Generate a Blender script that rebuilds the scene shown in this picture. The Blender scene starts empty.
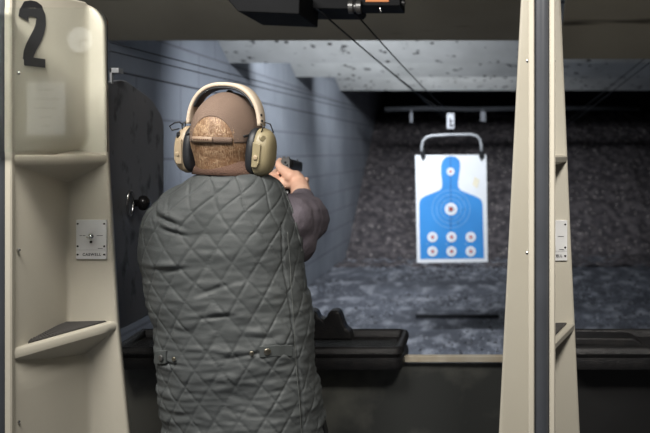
import bpy, bmesh, math, random
import numpy as np
from mathutils import Vector, Matrix, noise
random.seed(7); rng = np.random.default_rng(7)
PI = math.pi
sc = bpy.context.scene
C = sc.collection
CAM_H = 1.62
VX, VY, F = 490.0, 152.0, 900.0          # where the lane's direction meets the frame, focal length in pixels (650x433)

# ---------------------------------------------------------------- camera
cd = bpy.data.cameras.new('camera'); cam = bpy.data.objects.new('camera', cd); C.objects.link(cam)
cam.location = (0, 0, CAM_H); cam.rotation_euler = (PI/2, 0, 0)
cd.sensor_width = 36; cd.lens = F/650*36
cd.shift_x = (325-VX)/650; cd.shift_y = -(216.5-VY)/650
cd.clip_start = .05; cd.clip_end = 100
cd.dof.use_dof = True; cd.dof.focus_distance = 2.12; cd.dof.aperture_fstop = 5.0
sc.camera = cam
# ---------------------------------------------------------------- colour management, world, lights
sc.view_settings.view_transform = 'Standard'; sc.view_settings.look = 'None'
sc.view_settings.gamma = 1; sc.view_settings.use_curve_mapping = False
sc.view_settings.exposure = 0.0
sc.cycles.use_denoising = True
sc.cycles.max_bounces = 8
w = bpy.data.worlds.new('world'); sc.world = w; w.use_nodes = True
w.node_tree.nodes['Background'].inputs[0].default_value = (.05, .055, .06, 1)
w.node_tree.nodes['Background'].inputs[1].default_value = .3

def area(name, loc, target, sx, sy, power, col, spread=PI):
    l = bpy.data.lights.new(name, 'AREA'); l.shape = 'RECTANGLE'; l.size = sx; l.size_y = sy
    l.energy = power; l.color = col; l.spread = spread
    o = bpy.data.objects.new(name, l); C.objects.link(o); o.location = loc
    o.rotation_euler = (Vector(target)-Vector(loc)).to_track_quat('-Z', 'Y').to_euler()
    return o
area('booth_ceiling_lamp', (-.95, 1.1, 2.68), (-.6, 2.15, 1.3), 1.3, .45, 52, (1, .96, .90))
area('partition_fill_light', (.50, .6, 2.7), (.28, 2.2, 1.35), .3, .3, 4.5, (1, .96, .9), 1.0)  # unseen fill added to brighten the right partition, kept narrow
area('range_lamp_a', (-.95, 5.75, 2.72), (-1.1, 8.6, .6), 1.2, .15, 40, (.90, .94, 1), 1.9)
area('range_lamp_b', (-1.2, 8.1, 2.75), (-1.4, 12.0, .8), 1.6, .15, 33, (.91, .95, 1), 1.8)
area('range_lamp_c', (-.9, 10.8, 2.78), (-.9, 15.5, 1.0), 1.8, .15, 36, (.91, .95, 1), 1.8)
area('rear_wall_fill_light', (-1.6, .3, 2.85), (-2.2, -1.0, 1.9), .5, .5, 95, (1, .97, .92))  # unseen fill added on the rear wall so the pane mirrors notice and clock
area('lane_wall_fill_light', (-1.2, 3.35, 2.55), (-2.2, 6.0, 1.2), .8, .15, 1.6, (.9, .94, 1), 2.2)  # weak unseen fill that sets the brightness of the left wall

# ---------------------------------------------------------------- helpers
def P(px, py, y):
    return Vector(((px-VX)/F*y, y, CAM_H+(VY-py)/F*y))

def mat(name, col, rough=.6, metal=0, col2=None, scale=8, detail=4, thr=(.35, .65), bump=0, bscale=60, spec=.5, coat=0, stretch=(1, 1, 1)):
    m = bpy.data.materials.new(name); m.use_nodes = True
    nt = m.node_tree; b = nt.nodes['Principled BSDF']
    b.inputs['Roughness'].default_value = rough; b.inputs['Metallic'].default_value = metal
    b.inputs['Specular IOR Level'].default_value = spec; b.inputs['Coat Weight'].default_value = coat
    b.inputs['Base Color'].default_value = (*col, 1)
    tc = nt.nodes.new('ShaderNodeTexCoord'); mp = nt.nodes.new('ShaderNodeMapping')
    mp.inputs['Scale'].default_value = stretch
    nt.links.new(tc.outputs['Object'], mp.inputs[0])
    if col2 is None: col2 = tuple(c*.82 for c in col)
    n = nt.nodes.new('ShaderNodeTexNoise'); n.inputs['Scale'].default_value = scale; n.inputs['Detail'].default_value = detail
    r = nt.nodes.new('ShaderNodeValToRGB')
    r.color_ramp.elements[0].position = thr[0]; r.color_ramp.elements[0].color = (*col, 1)
    r.color_ramp.elements[1].position = thr[1]; r.color_ramp.elements[1].color = (*col2, 1)
    nt.links.new(mp.outputs[0], n.inputs['Vector']); nt.links.new(n.outputs[0], r.inputs[0])
    nt.links.new(r.outputs[0], b.inputs['Base Color'])
    if bump:
        n2 = nt.nodes.new('ShaderNodeTexNoise'); n2.inputs['Scale'].default_value = bscale; n2.inputs['Detail'].default_value = 3
        bp = nt.nodes.new('ShaderNodeBump'); bp.inputs['Strength'].default_value = bump; bp.inputs['Distance'].default_value = .01
        nt.links.new(mp.outputs[0], n2.inputs['Vector']); nt.links.new(n2.outputs[0], bp.inputs['Height'])
        nt.links.new(bp.outputs[0], b.inputs['Normal'])
    m['ramp'] = r.name
    return m

def overlay(m, col, scale, thr, kind='noise', off=(0, 0, 0), stretch=(1, 1, 1)):
    """marks of their own shape laid over a material's colour"""
    nt = m.node_tree; b = nt.nodes['Principled BSDF']
    src = b.inputs['Base Color'].links[0].from_socket
    tc = nt.nodes.new('ShaderNodeTexCoord'); mp = nt.nodes.new('ShaderNodeMapping')
    mp.inputs['Location'].default_value = off; mp.inputs['Scale'].default_value = stretch
    nt.links.new(tc.outputs['Object'], mp.inputs[0])
    if kind == 'noise':
        n = nt.nodes.new('ShaderNodeTexNoise'); n.inputs['Detail'].default_value = 3; out = 0
    else:
        n = nt.nodes.new('ShaderNodeTexVoronoi'); out = 0
    n.inputs['Scale'].default_value = scale
    nt.links.new(mp.outputs[0], n.inputs['Vector'])
    r = nt.nodes.new('ShaderNodeValToRGB')
    r.color_ramp.elements[0].position = thr[0]; r.color_ramp.elements[1].position = thr[1]
    if kind != 'noise':
        r.color_ramp.elements[0].color = (1, 1, 1, 1); r.color_ramp.elements[1].color = (0, 0, 0, 1)
    nt.links.new(n.outputs[out], r.inputs[0])
    mx = nt.nodes.new('ShaderNodeMix'); mx.data_type = 'RGBA'
    nt.links.new(r.outputs[0], mx.inputs[0]); nt.links.new(src, mx.inputs[6]); mx.inputs[7].default_value = (*col, 1)
    nt.links.new(mx.outputs[2], b.inputs['Base Color'])

def link(name, me, m, parent=None, smooth=False, bevel=0, autosmooth=False):
    o = bpy.data.objects.new(name, me); C.objects.link(o)
    for x in (m if isinstance(m, (list, tuple)) else [m]): me.materials.append(x)
    if parent: o.parent = parent
    if smooth: me.polygons.foreach_set('use_smooth', [True]*len(me.polygons))
    if bevel:
        b = o.modifiers.new('bevel', 'BEVEL'); b.width = bevel; b.segments = 3; b.limit_method = 'ANGLE'; b.angle_limit = .6
        me.polygons.foreach_set('use_smooth', [True]*len(me.polygons))
        b.harden_normals = True
    return o
def obj(name, bm, m, parent=None, smooth=False, bevel=0):
    me = bpy.data.meshes.new(name); bmesh.ops.recalc_face_normals(bm, faces=bm.faces[:]) ; bm.to_mesh(me); bm.free()
    return link(name, me, m, parent, smooth, bevel)
def thing(name, label, cat, loc=(0, 0, 0), group=None):
    o = bpy.data.objects.new(name, None); C.objects.link(o); o.location = loc; o.empty_display_size = .05
    return tag(o, label, cat, group)
def tag(o, label, cat, group=None, kind=None):
    o['label'] = label; o['category'] = cat
    if group: o['group'] = group
    if kind: o['kind'] = kind
    return o
def struct(o):
    o['kind'] = 'structure'; return o
def place(o, root):
    """child built in world coordinates of a root that stands elsewhere"""
    o.parent = root; o.matrix_parent_inverse = Matrix.Translation(root.location).inverted(); return o

def box(bm, lo, hi, M=None):
    vs = [Vector((x, y, z)) for x in (lo[0], hi[0]) for y in (lo[1], hi[1]) for z in (lo[2], hi[2])]
    if M: vs = [M @ v for v in vs]
    v = [bm.verts.new(p) for p in vs]
    for f in ((0, 1, 3, 2), (4, 6, 7, 5), (0, 4, 5, 1), (2, 3, 7, 6), (0, 2, 6, 4), (1, 5, 7, 3)):
        bm.faces.new([v[i] for i in f])
    return bm
def prism(bm, pts, d, M=None, mi=0):
    """pts: closed outline of 3-D points, extruded by vector d"""
    a = [Vector(p) for p in pts]; b = [p+Vector(d) for p in a]
    if M: a = [M @ p for p in a]; b = [M @ p for p in b]
    va = [bm.verts.new(p) for p in a]; vb = [bm.verts.new(p) for p in b]; n = len(a)
    fs = [bm.faces.new(va), bm.faces.new(vb[::-1])]
    for i in range(n): fs.append(bm.faces.new((va[i], vb[i], vb[(i+1) % n], va[(i+1) % n])))
    for f in fs: f.material_index = mi
    return bm
def frame_of(d):
    d = Vector(d).normalized(); u = d.cross(Vector((0, 0, 1)))
    if u.length < 1e-3: u = d.cross(Vector((1, 0, 0)))
    u.normalize(); return u, d.cross(u).normalized()
def tube(bm, pts, r, seg=10, ell=1.0, cap=True):
    pts = [Vector(p) for p in pts]; rs = r if isinstance(r, (list, tuple)) else [r]*len(pts)
    rings = []
    u = None
    for i, p in enumerate(pts):
        d = (pts[min(i+1, len(pts)-1)]-pts[max(i-1, 0)]).normalized()
        if u is None: u, v = frame_of(d)
        else:
            u = (u-d*u.dot(d)).normalized(); v = d.cross(u)
        rings.append([bm.verts.new(p+u*math.cos(2*PI*k/seg)*rs[i]+v*math.sin(2*PI*k/seg)*rs[i]*ell) for k in range(seg)])
    for a, b in zip(rings, rings[1:]):
        for k in range(seg): bm.faces.new((a[k], a[(k+1) % seg], b[(k+1) % seg], b[k]))
    if cap: bm.faces.new(rings[0][::-1]); bm.faces.new(rings[-1])
    return bm
def lathe(bm, prof, M=None, seg=24):
    """prof: list of (r, z) about local Z"""
    rings = []
    for r, z in prof:
        ring = [Vector((r*math.cos(2*PI*k/seg), r*math.sin(2*PI*k/seg), z)) for k in range(seg)]
        rings.append([bm.verts.new(M @ p if M else p) for p in ring])
    for a, b in zip(rings, rings[1:]):
        for k in range(seg): bm.faces.new((a[k], a[(k+1) % seg], b[(k+1) % seg], b[k]))
    bm.faces.new(rings[0][::-1]); bm.faces.new(rings[-1])
    return bm
def capsule(bm, a, b, ra, rb, seg=14, n=5):
    a, b = Vector(a), Vector(b); d = (b-a)
    if d.length < 1e-6: d = Vector((0, 0, 1e-6))
    dn = d.normalized(); u, v = frame_of(dn); rings = []
    st = [(a, ra, -math.cos(t*PI/2/n), math.sin(t*PI/2/n)) for t in range(1, n+1)]
    st += [(b, rb, math.sin(t*PI/2/n), math.cos(t*PI/2/n)) for t in range(0, n)]
    for c, r, h, q in st:
        rings.append([bm.verts.new(c+dn*h*r+(u*math.cos(2*PI*k/seg)+v*math.sin(2*PI*k/seg))*q*r) for k in range(seg)])
    p0 = bm.verts.new(a-dn*ra); p1 = bm.verts.new(b+dn*rb)
    for x, y in zip(rings, rings[1:]):
        for k in range(seg): bm.faces.new((x[k], x[(k+1) % seg], y[(k+1) % seg], y[k]))
    for k in range(seg):
        bm.faces.new((p0, rings[0][(k+1) % seg], rings[0][k])); bm.faces.new((p1, rings[-1][k], rings[-1][(k+1) % seg]))
def chain(bm, pts, rs):
    for i in range(len(pts)-1): capsule(bm, pts[i], pts[i+1], rs[i], rs[i+1])
def ellipsoid(bm, c, r, M3=None, seg=28, rings=18):
    M = Matrix.Translation(c) @ ((M3.to_4x4()) if M3 else Matrix()) @ Matrix.Diagonal((*r, 1))
    bmesh.ops.create_uvsphere(bm, u_segments=seg, v_segments=rings, radius=1, matrix=M)
def remesh(o, vox, smooth=6, fac=.5):
    r = o.modifiers.new('remesh', 'REMESH'); r.mode = 'VOXEL'; r.voxel_size = vox; r.use_smooth_shade = True
    if smooth:
        s = o.modifiers.new('smooth', 'SMOOTH'); s.factor = fac; s.iterations = smooth
def grid_obj(name, V, m, parent=None, close_u=False, thick=0):
    """V: rows x cols x 3 array"""
    R, K = V.shape[:2]; idx = np.arange(R*K).reshape(R, K)
    if close_u:
        a = idx[:-1]; b = idx[1:]; q = np.stack([a, np.roll(a, -1, 1), np.roll(b, -1, 1), b], -1).reshape(-1, 4)
    else:
        q = np.stack([idx[:-1, :-1], idx[:-1, 1:], idx[1:, 1:], idx[1:, :-1]], -1).reshape(-1, 4)
    me = bpy.data.meshes.new(name); me.from_pydata(V.reshape(-1, 3).tolist(), [], q.tolist())
    o = link(name, me, m, parent, smooth=True)
    if thick:
        s = o.modifiers.new('solidify', 'SOLIDIFY'); s.thickness = thick; s.offset = -1
    return o

# ---------------------------------------------------------------- materials
M = {}
M['cream'] = mat('cream_moulded_plastic', (.53, .50, .42), .45, col2=(.49, .455, .375), scale=2.5, bump=.04, bscale=90)
M['black_rubber'] = mat('black_rubber', (.022, .024, .027), .45, bump=.15, bscale=40)
M['dark_trim'] = mat('dark_edge_trim', (.055, .06, .07), .38)
M['steel_plate'] = mat('white_plate', (.72, .72, .72), .35)
M['chrome'] = mat('chrome', (.75, .75, .75), .2, 1)
M['brass'] = mat('antique_snap_metal', (.42, .38, .30), .3, 1)
M['black_gloss'] = mat('black_gloss', (.012, .012, .013), .25)
M['black_print'] = mat('black_print', (.03, .03, .035), .5)
M['bench'] = mat('black_moulded_bench', (.010, .010, .011), .38, col2=(.017, .016, .016), scale=30, bump=.3, bscale=260, spec=.28)
M['mat'] = mat('dark_ribbed_mat', (.07, .065, .062), .8)
M['shield'] = mat('scuffed_grey_steel', (.17, .18, .20), .55, col2=(.21, .22, .24), scale=3, bump=.05)
overlay(M['shield'], (.05, .053, .06), 16, (.56, .70), stretch=(1, 1, .8))
M['wall'] = mat('grey_painted_block', (.33, .36, .41), .85, col2=(.24, .265, .31), scale=1.2, detail=6, bump=.2, bscale=25)
M['back'] = mat('black_curtain', (.014, .016, .02), .9)
M['roomwall'] = mat('dark_room_paint', (.10, .10, .10), .8)
M['floor'] = mat('dusty_concrete', (.08, .087, .105), .6, col2=(.17, .185, .22), scale=1.3, detail=9, thr=(.38, .70), bump=.25, bscale=12)
overlay(M['floor'], (.44, .46, .51), 6.0, (.50, .72), stretch=(1, .38, 1))
overlay(M['floor'], (.55, .57, .60), 26, (.62, .70), stretch=(1, .4, 1))
M['baffle'] = mat('pocked_white_baffle', (.72, .73, .71), .8, col2=(.60, .61, .59), scale=3)
overlay(M['baffle'], (.10, .10, .10), 8, (.63, .69), stretch=(1, 1.6, 1))
overlay(M['baffle'], (.06, .055, .05), 7, (.11, .17), 'voronoi')
M['tan'] = mat('stained_tan_baffle', (.36, .33, .26), .85, col2=(.28, .255, .20), scale=1.4, detail=6)
overlay(M['tan'], (.05, .042, .03), 1.5, (.63, .69), stretch=(.5, 3, 1), off=(4, 0, 0))
M['berm'] = mat('rubber_crumb_berm', (.05, .045, .05), .9, col2=(.13, .115, .12), scale=9, detail=9, thr=(.40, .62), bump=1, bscale=30)
overlay(M['berm'], (.42, .38, .36), 11, (.14, .22), 'voronoi')
M['crumb'] = mat('pale_grey_crumb', (.50, .53, .60), .7)
M['crumb2'] = mat('dark_crumb', (.05, .05, .055), .9)
M['paper'] = mat('white_target_paper', (.80, .83, .86), .6, col2=(.78, .81, .84))
M['blue'] = mat('blue_print', (.035, .27, .68), .6, col2=(.03, .24, .62), scale=4)
M['ring'] = mat('pale_blue_ring_print', (.18, .43, .76), .6)
M['red'] = mat('red_print', (.55, .07, .06), .6)
M['crease'] = mat('dark_blue_crease', (.02, .13, .40), .6)
M['tube'] = mat('grey_tube', (.42, .44, .46), .4, .3)
M['tan_rail'] = mat('tan_rail', (.36, .31, .23), .5, col2=(.5, .46, .38), scale=12)
M['panel'] = mat('dark_front_panel', (.04, .042, .04), .35, col2=(.12, .12, .105), scale=5, detail=6, thr=(.40, .60))  # paler mottling over a dark base
M['orange'] = mat('orange_label', (.75, .22, .03), .5)
M['housing'] = mat('black_housing', (.016, .017, .019), .8, spec=.2)
M['skin'] = mat('skin', (.74, .48, .36), .5, col2=(.67, .39, .28), scale=25, bump=.12, bscale=160)
M['hair'] = mat('light_brown_hair', (.30, .165, .085), .5, col2=(.20, .105, .055), scale=120)
M['hair2'] = mat('hair_strands', (.54, .37, .23), .45, col2=(.26, .15, .085), scale=70, thr=(.35, .65))
M['cap'] = mat('brown_cap_cloth', (.21, .145, .11), .85, col2=(.18, .122, .092), scale=12, bump=.3, bscale=400)
M['strap'] = mat('light_brown_strap', (.38, .27, .19), .5)
M['collar'] = mat('brown_corduroy', (.15, .085, .06), .9, bump=.4, bscale=300)
M['sand'] = mat('sand_plastic', (.42, .325, .21), .42, col2=(.42, .335, .24), scale=10, bump=.05)
M['olive'] = mat('khaki_plastic', (.31, .26, .155), .4, col2=(.28, .235, .14), scale=10)
M['band'] = mat('tan_padded_band', (.66, .55, .43), .6)
M['cushion'] = mat('black_cushion', (.02, .022, .026), .45)
M['sleeve'] = mat('mauve_grey_cloth', (.135, .115, .135), .8, col2=(.11, .095, .115), scale=9, bump=.2, bscale=260)
M['vest'] = mat('grey_green_quilted_nylon', (.088, .096, .097), .55, col2=(.075, .082, .084), scale=5, bump=.15, bscale=420, spec=.35)
M['trouser'] = mat('dark_denim', (.03, .035, .05), .85)
M['shoe'] = mat('black_leather', (.02, .02, .02), .4)
M['gunsteel'] = mat('grey_gun_steel', (.16, .16, .16), .32, .7)
M['gunblack'] = mat('black_gun_finish', (.012, .012, .013), .35)
M['white_tag'] = mat('white_tag', (.62, .65, .70), .5)
g = bpy.data.materials.new('clear_glass'); g.use_nodes = True
b = g.node_tree.nodes['Principled BSDF']; b.inputs['Transmission Weight'].default_value = 1
b.inputs['Roughness'].default_value = .02; b.inputs['IOR'].default_value = 1.45; b.inputs['Base Color'].default_value = (.97, 1, .98, 1)
M['glass'] = g
# block courses on the side wall
nt = M['wall'].node_tree; b = nt.nodes['Principled BSDF']; src = b.inputs['Base Color'].links[0].from_socket
tc = nt.nodes.new('ShaderNodeTexCoord'); sp = nt.nodes.new('ShaderNodeSeparateXYZ'); cb = nt.nodes.new('ShaderNodeCombineXYZ')
br = nt.nodes.new('ShaderNodeTexBrick'); br.inputs['Scale'].default_value = 1
br.inputs['Brick Width'].default_value = .8; br.inputs['Row Height'].default_value = .262; br.inputs['Mortar Size'].default_value = .008
br.inputs['Color1'].default_value = br.inputs['Color2'].default_value = (0, 0, 0, 1); br.inputs['Mortar'].default_value = (1, 1, 1, 1)
nt.links.new(tc.outputs['Object'], sp.inputs[0]); nt.links.new(sp.outputs[1], cb.inputs[0]); nt.links.new(sp.outputs[2], cb.inputs[1])
nt.links.new(cb.outputs[0], br.inputs['Vector'])
mx = nt.nodes.new('ShaderNodeMix'); mx.data_type = 'RGBA'; nt.links.new(br.outputs[0], mx.inputs[0]); nt.links.new(src, mx.inputs[6])
mx.inputs[7].default_value = (.18, .19, .22, 1); nt.links.new(mx.outputs[2], b.inputs['Base Color'])

# ---------------------------------------------------------------- the setting
XL, XR, CZ = -2.2, 4.6, 3.0
struct(obj('floor', box(bmesh.new(), (-3.3, -1.1, -.1), (XR+.1, 19, 0)), M['floor']))
struct(obj('ceiling', box(bmesh.new(), (-3.3, -1.1, CZ), (XR+.1, 19, CZ+.1)), M['roomwall']))
struct(obj('wall_left', box(bmesh.new(), (XL-.15, 2.9, 0), (XL, 18.5, CZ)), M['wall']))
struct(obj('wall_booth_left', box(bmesh.new(), (-3.3, -1, 0), (-3.2, 2.9, CZ)), M['roomwall']))
struct(obj('wall_return', box(bmesh.new(), (-3.2, 2.9, 0), (XL-.15, 3.0, CZ)), M['roomwall']))
struct(obj('wall_right', box(bmesh.new(), (XR, -1, 0), (XR+.1, 18.5, CZ)), M['roomwall']))
struct(obj('wall_rear', box(bmesh.new(), (-3.3, -1.1, 0), (XR+.1, -1.0, CZ)), M['roomwall']))
struct(obj('wall_far', box(bmesh.new(), (-3.3, 18.5, 0), (XR+.1, 18.6, CZ)), M['back']))

def baffle(name, x0, x1, ya, yb, zb, m):
    """plate slanting down and away from the firing line: top at (ya, ceiling), bottom at (yb, zb)"""
    t = .05; bm = bmesh.new()
    d = Vector((0, yb-ya, zb-CZ)).normalized(); n = Vector((0, d.z, -d.y))*-t
    if n.y < 0: n = -n
    pts = [Vector((x0, ya, CZ)), Vector((x0, yb, zb)), Vector((x0, yb, zb))+n, Vector((x0, ya, CZ))+n+Vector((0, 0, -n.z))]
    prism(bm, pts, (x1-x0, 0, 0))
    o = obj(name, bm, m); return struct(o)
baffle('baffle_front', XL, .33, 3.5, 5.2, CAM_H+111.5/F*5.2, M['tan'])
baffle('baffle_front_right', .36, XR, 3.0, 4.7, CAM_H+93/F*4.7, M['tan'])
baffle('baffle_second', XL, XR, 6.3, 7.6, CAM_H+89/F*7.6, M['baffle'])
baffle('baffle_third', XL, XR, 9.0, 10.2, CAM_H+75/F*10.2, M['baffle'])
baffle('baffle_fourth', XL, XR, 12.0, 13.2, CAM_H+61.5/F*13.2, M['baffle'])

# rubber berm
nx, ny = 190, 150
X = np.linspace(XL+.004, XR-.004, nx); Y = np.linspace(12.6, 18.4, ny)
V = np.zeros((ny, nx, 3))
for j, y in enumerate(Y):
    for i, x in enumerate(X):
        base = max(0, (y-13.9+.35*noise.noise((x*.6, y*.4, 3))))*.66
        base = min(base, 2.35+.1*noise.noise((x*.8, 1, 5)))
        h = base+.05*noise.noise((x*2.2, y*2.2, 0))+.05*noise.noise((x*9, y*9, 1))
        V[j, i] = (x, y, max(h, -.02) if y < 13.2 else h+.01)
o = grid_obj('rubber_berm', V, M['berm']); tag(o, 'dark brown-grey sloping berm of chopped rubber at the far end of the range', 'berm', kind='stuff')

# crumbs scattered over the floor
def crumbs(name, n, m, label, sx, rmin, rmax):
    vs, fs = [], []
    tet = np.array([(1, 1, 1), (-1, -1, 1), (-1, 1, -1), (1, -1, -1), (0, 0, 1.3)])
    for k in range(n):
        y = 5.0+8.6*random.random()**.8; x = random.uniform(XL+.05, sx)
        if noise.noise((x*.9, y*.7, 7)) < -.12: continue
        s = random.uniform(rmin, rmax); a = random.random()*6.28
        R = Matrix.Rotation(a, 3, 'Z') @ Matrix.Rotation(random.random()*3, 3, 'X')
        b0 = len(vs)
        for q in tet[:4]:
            p = R @ Vector(q*s*np.array((1, .7, .5))); vs.append((x+p.x, y+p.y, max(p.z+s*.4, .0)))
        fs += [(b0, b0+1, b0+2), (b0, b0+3, b0+1), (b0, b0+2, b0+3), (b0+1, b0+3, b0+2)]
    me = bpy.data.meshes.new(name); me.from_pydata(vs, [], fs)
    return tag(link(name, me, m), label, 'debris', kind='stuff')
crumbs('pale_debris', 3800, M['crumb'], 'pale grey bullet fragments and dust scattered over the range floor', 1.2, .003, .010)
crumbs('dark_debris', 4200, M['crumb2'], 'black rubber crumbs scattered over the range floor', 4.4, .004, .014)
# black strip lying on the floor below the target
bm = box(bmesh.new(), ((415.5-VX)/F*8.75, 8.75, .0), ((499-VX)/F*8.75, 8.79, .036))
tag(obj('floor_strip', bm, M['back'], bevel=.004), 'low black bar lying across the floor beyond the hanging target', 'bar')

# ---------------------------------------------------------------- lane partitions
def lerp(z, table):
    table = sorted(table)
    if z <= table[0][0]: a, b = table[0], table[1]
    elif z >= table[-1][0]: a, b = table[-2], table[-1]
    else:
        for a, b in zip(table, table[1:]):
            if a[0] <= z <= b[0]: break
    return a[1]+(b[1]-a[1])*(z-a[0])/(b[0]-a[0])
Y1, Y2 = 1.92, 2.14
def zp(py, y): return CAM_H+(VY-py)/F*y
def xp(px, y): return (px-VX)/F*y

def partition(label, cx, strip, lip, H, xcR, xfR, xcL, xfL, rnd):
    root = thing('lane_partition', label, 'partition', (cx, Y1, 0), 'moulded partitions between the lanes')
    # body: closed plan outline at many heights
    zs = sorted(set([0, .3, .6]+[.8+.02*i for i in range(int((H-.8)/.02)+1)]+[H-.1+.004*i for i in range(26)]))
    rows = []
    for z in zs:
        xr, xl = xfR(z), xfL(z)
        if z > H-rnd:                       # rounded top corner of the flange
            k = rnd-math.sqrt(max(0, rnd**2-(z-(H-rnd))**2)); xr -= k; xl += k
        def side(xc, xf, s):
            out = [(cx+s*strip, Y1, z), (cx+s*(lip-.004), Y1, z), (cx+s*lip, Y1+.004, z)]
            a = Vector((cx+s*lip, Y1+.004)); c = Vector((xc, Y2)); f = Vector((xf, Y2))
            p0 = c+(a-c)*.07; p1 = c+(f-c).normalized()*min(.010, (f-c).length*.6)
            for i in range(7):
                t = i/6; q = p0*(1-t)**2+c*2*t*(1-t)+p1*t**2; out.append((q.x, q.y, z))
            out += [(xf-s*.006, Y2, z), (xf-s*.0015, Y2+.0015, z), (xf, Y2+.006, z), (xf, Y2+.016, z), (xf-s*.01, Y2+.022, z)]
            return out
        rows.append(side(xcR(z), xr, 1)+side(xcL(z), xl, -1)[::-1])
    V = np.array(rows); R, K = V.shape[:2]; idx = np.arange(R*K).reshape(R, K)
    q = np.stack([idx[:-1], np.roll(idx[:-1], -1, 1), np.roll(idx[1:], -1, 1), idx[1:]], -1).reshape(-1, 4).tolist()
    me = bpy.data.meshes.new('moulded_body'); me.from_pydata(V.reshape(-1, 3).tolist(), [], q+[idx[0].tolist()[::-1], idx[-1].tolist()])
    place(link('moulded_body', me, M['cream'], smooth=True), root)
    for s_ in (-1, 1):
        bm = bmesh.new(); a0, a1 = cx+s_*strip, cx+s_*lip
        pts = [(a0, Y1+.004, 0), (a0, Y1-.009, 0), (a0+s_*.002, Y1-.012, 0), (a1+s_*.000, Y1-.012, 0), (a1+s_*.003, Y1-.009, 0), (a1+s_*.003, Y1+.002, 0), (a1, Y1+.006, 0)]
        prism(bm, pts, (0, 0, H)); place(obj('edge_lip', bm, M['cream']), root)
    # edge trim
    bm = bmesh.new(); pts = [(cx+strip*math.cos(a), Y1-.001-.010*math.sin(a), 0) for a in [PI*i/10 for i in range(11)]]
    prism(bm, pts, (0, 0, H)); place(obj('edge_trim', bm, M['dark_trim'], smooth=False), root)
    return root
def panel(root, x0, x1, z0, z1):
    y = Y2-.001
    p = place(obj('control_panel', box(bmesh.new(), (x0, y-.004, z0), (x1, y+.004, z1)), M['steel_plate'], bevel=.001), root)
    p['label'] = 'white control plate'
    W, Hh = x1-x0, z1-z0
    mirror = lambda u, v: (x0+u*W, z0+v*Hh)
    for u, v in ((.06, .9), (.93, .9), (.06, .33), (.93, .33), (.06, .12), (.93, .12)):
        x, z = mirror(u, v)
        s = lathe(bmesh.new(), [(.0022, 0), (.0022, .0015), (.0012, .002)], Matrix.Translation((x, y-.004, z)) @ Matrix.Rotation(PI/2, 4, 'X'), 12)
        o = obj('screw', s, M['black_gloss']); o.parent = p
    x, z = mirror(.5, .58)
    s = lathe(bmesh.new(), [(.0065, 0), (.0065, .003), (.004, .004), (.004, .007), (.0022, .008), (.003, .02), (.0028, .022)],
              Matrix.Translation((x, y-.004, z)) @ Matrix.Rotation(PI/2, 4, 'X'), 20)
    obj('toggle_switch', s, M['chrome']).parent = p
    s = lathe(bmesh.new(), [(.003, 0), (.003, .002), (.001, .003)], Matrix.Translation((mirror(.5, .44)[0], y-.004, mirror(.5, .44)[1])) @ Matrix.Rotation(PI/2, 4, 'X'), 12)
    obj('indicator', s, M['black_gloss']).parent = p
    bm = bmesh.new()
    for u0, u1, v in ((.12, .20, .6), (.22, .31, .6), (.68, .88, .6), (.72, .88, .275)):
        a = mirror(u0, v); c = mirror(u1, v); box(bm, (a[0], y-.0046, a[1]-.0006), (c[0], y-.0038, c[1]+.0006))
    box(bm, (x0+.001, y-.0046, z0+.235*Hh), (x1-.001, y-.0038, z0+.238*Hh))
    obj('lettering', bm, M['black_print']).parent = p
    cu = bpy.data.curves.new('panel_text', 'FONT'); cu.body = 'CASWELL'; cu.size = .0085; cu.align_x = 'CENTER'; cu.offset = .0003; cu.space_character = 1.25; cu.extrude = .0002
    o = bpy.data.objects.new('maker_lettering', cu); C.objects.link(o); bpy.context.view_layer.update()
    me = bpy.data.meshes.new_from_object(o.evaluated_get(bpy.context.evaluated_depsgraph_get())); bpy.data.objects.remove(o)
    me.materials.clear(); o = link('maker_lettering', me, M['black_print']); x, z = mirror(.52, .09); o.location = (x, y-.0044, z); o.rotation_euler = (PI/2, 0, 0)
    bpy.context.view_layer.update(); o.parent = p
def screw(root, px, py, y=Y1):
    s = lathe(bmesh.new(), [(.0042, 0), (.004, .0015), (.002, .0025)], Matrix.Translation((xp(px, y), y+.0005, zp(py, y))) @ Matrix.Rotation(PI/2, 4, 'X'), 14)
    place(obj('screw', s, M['chrome']), root)
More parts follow.
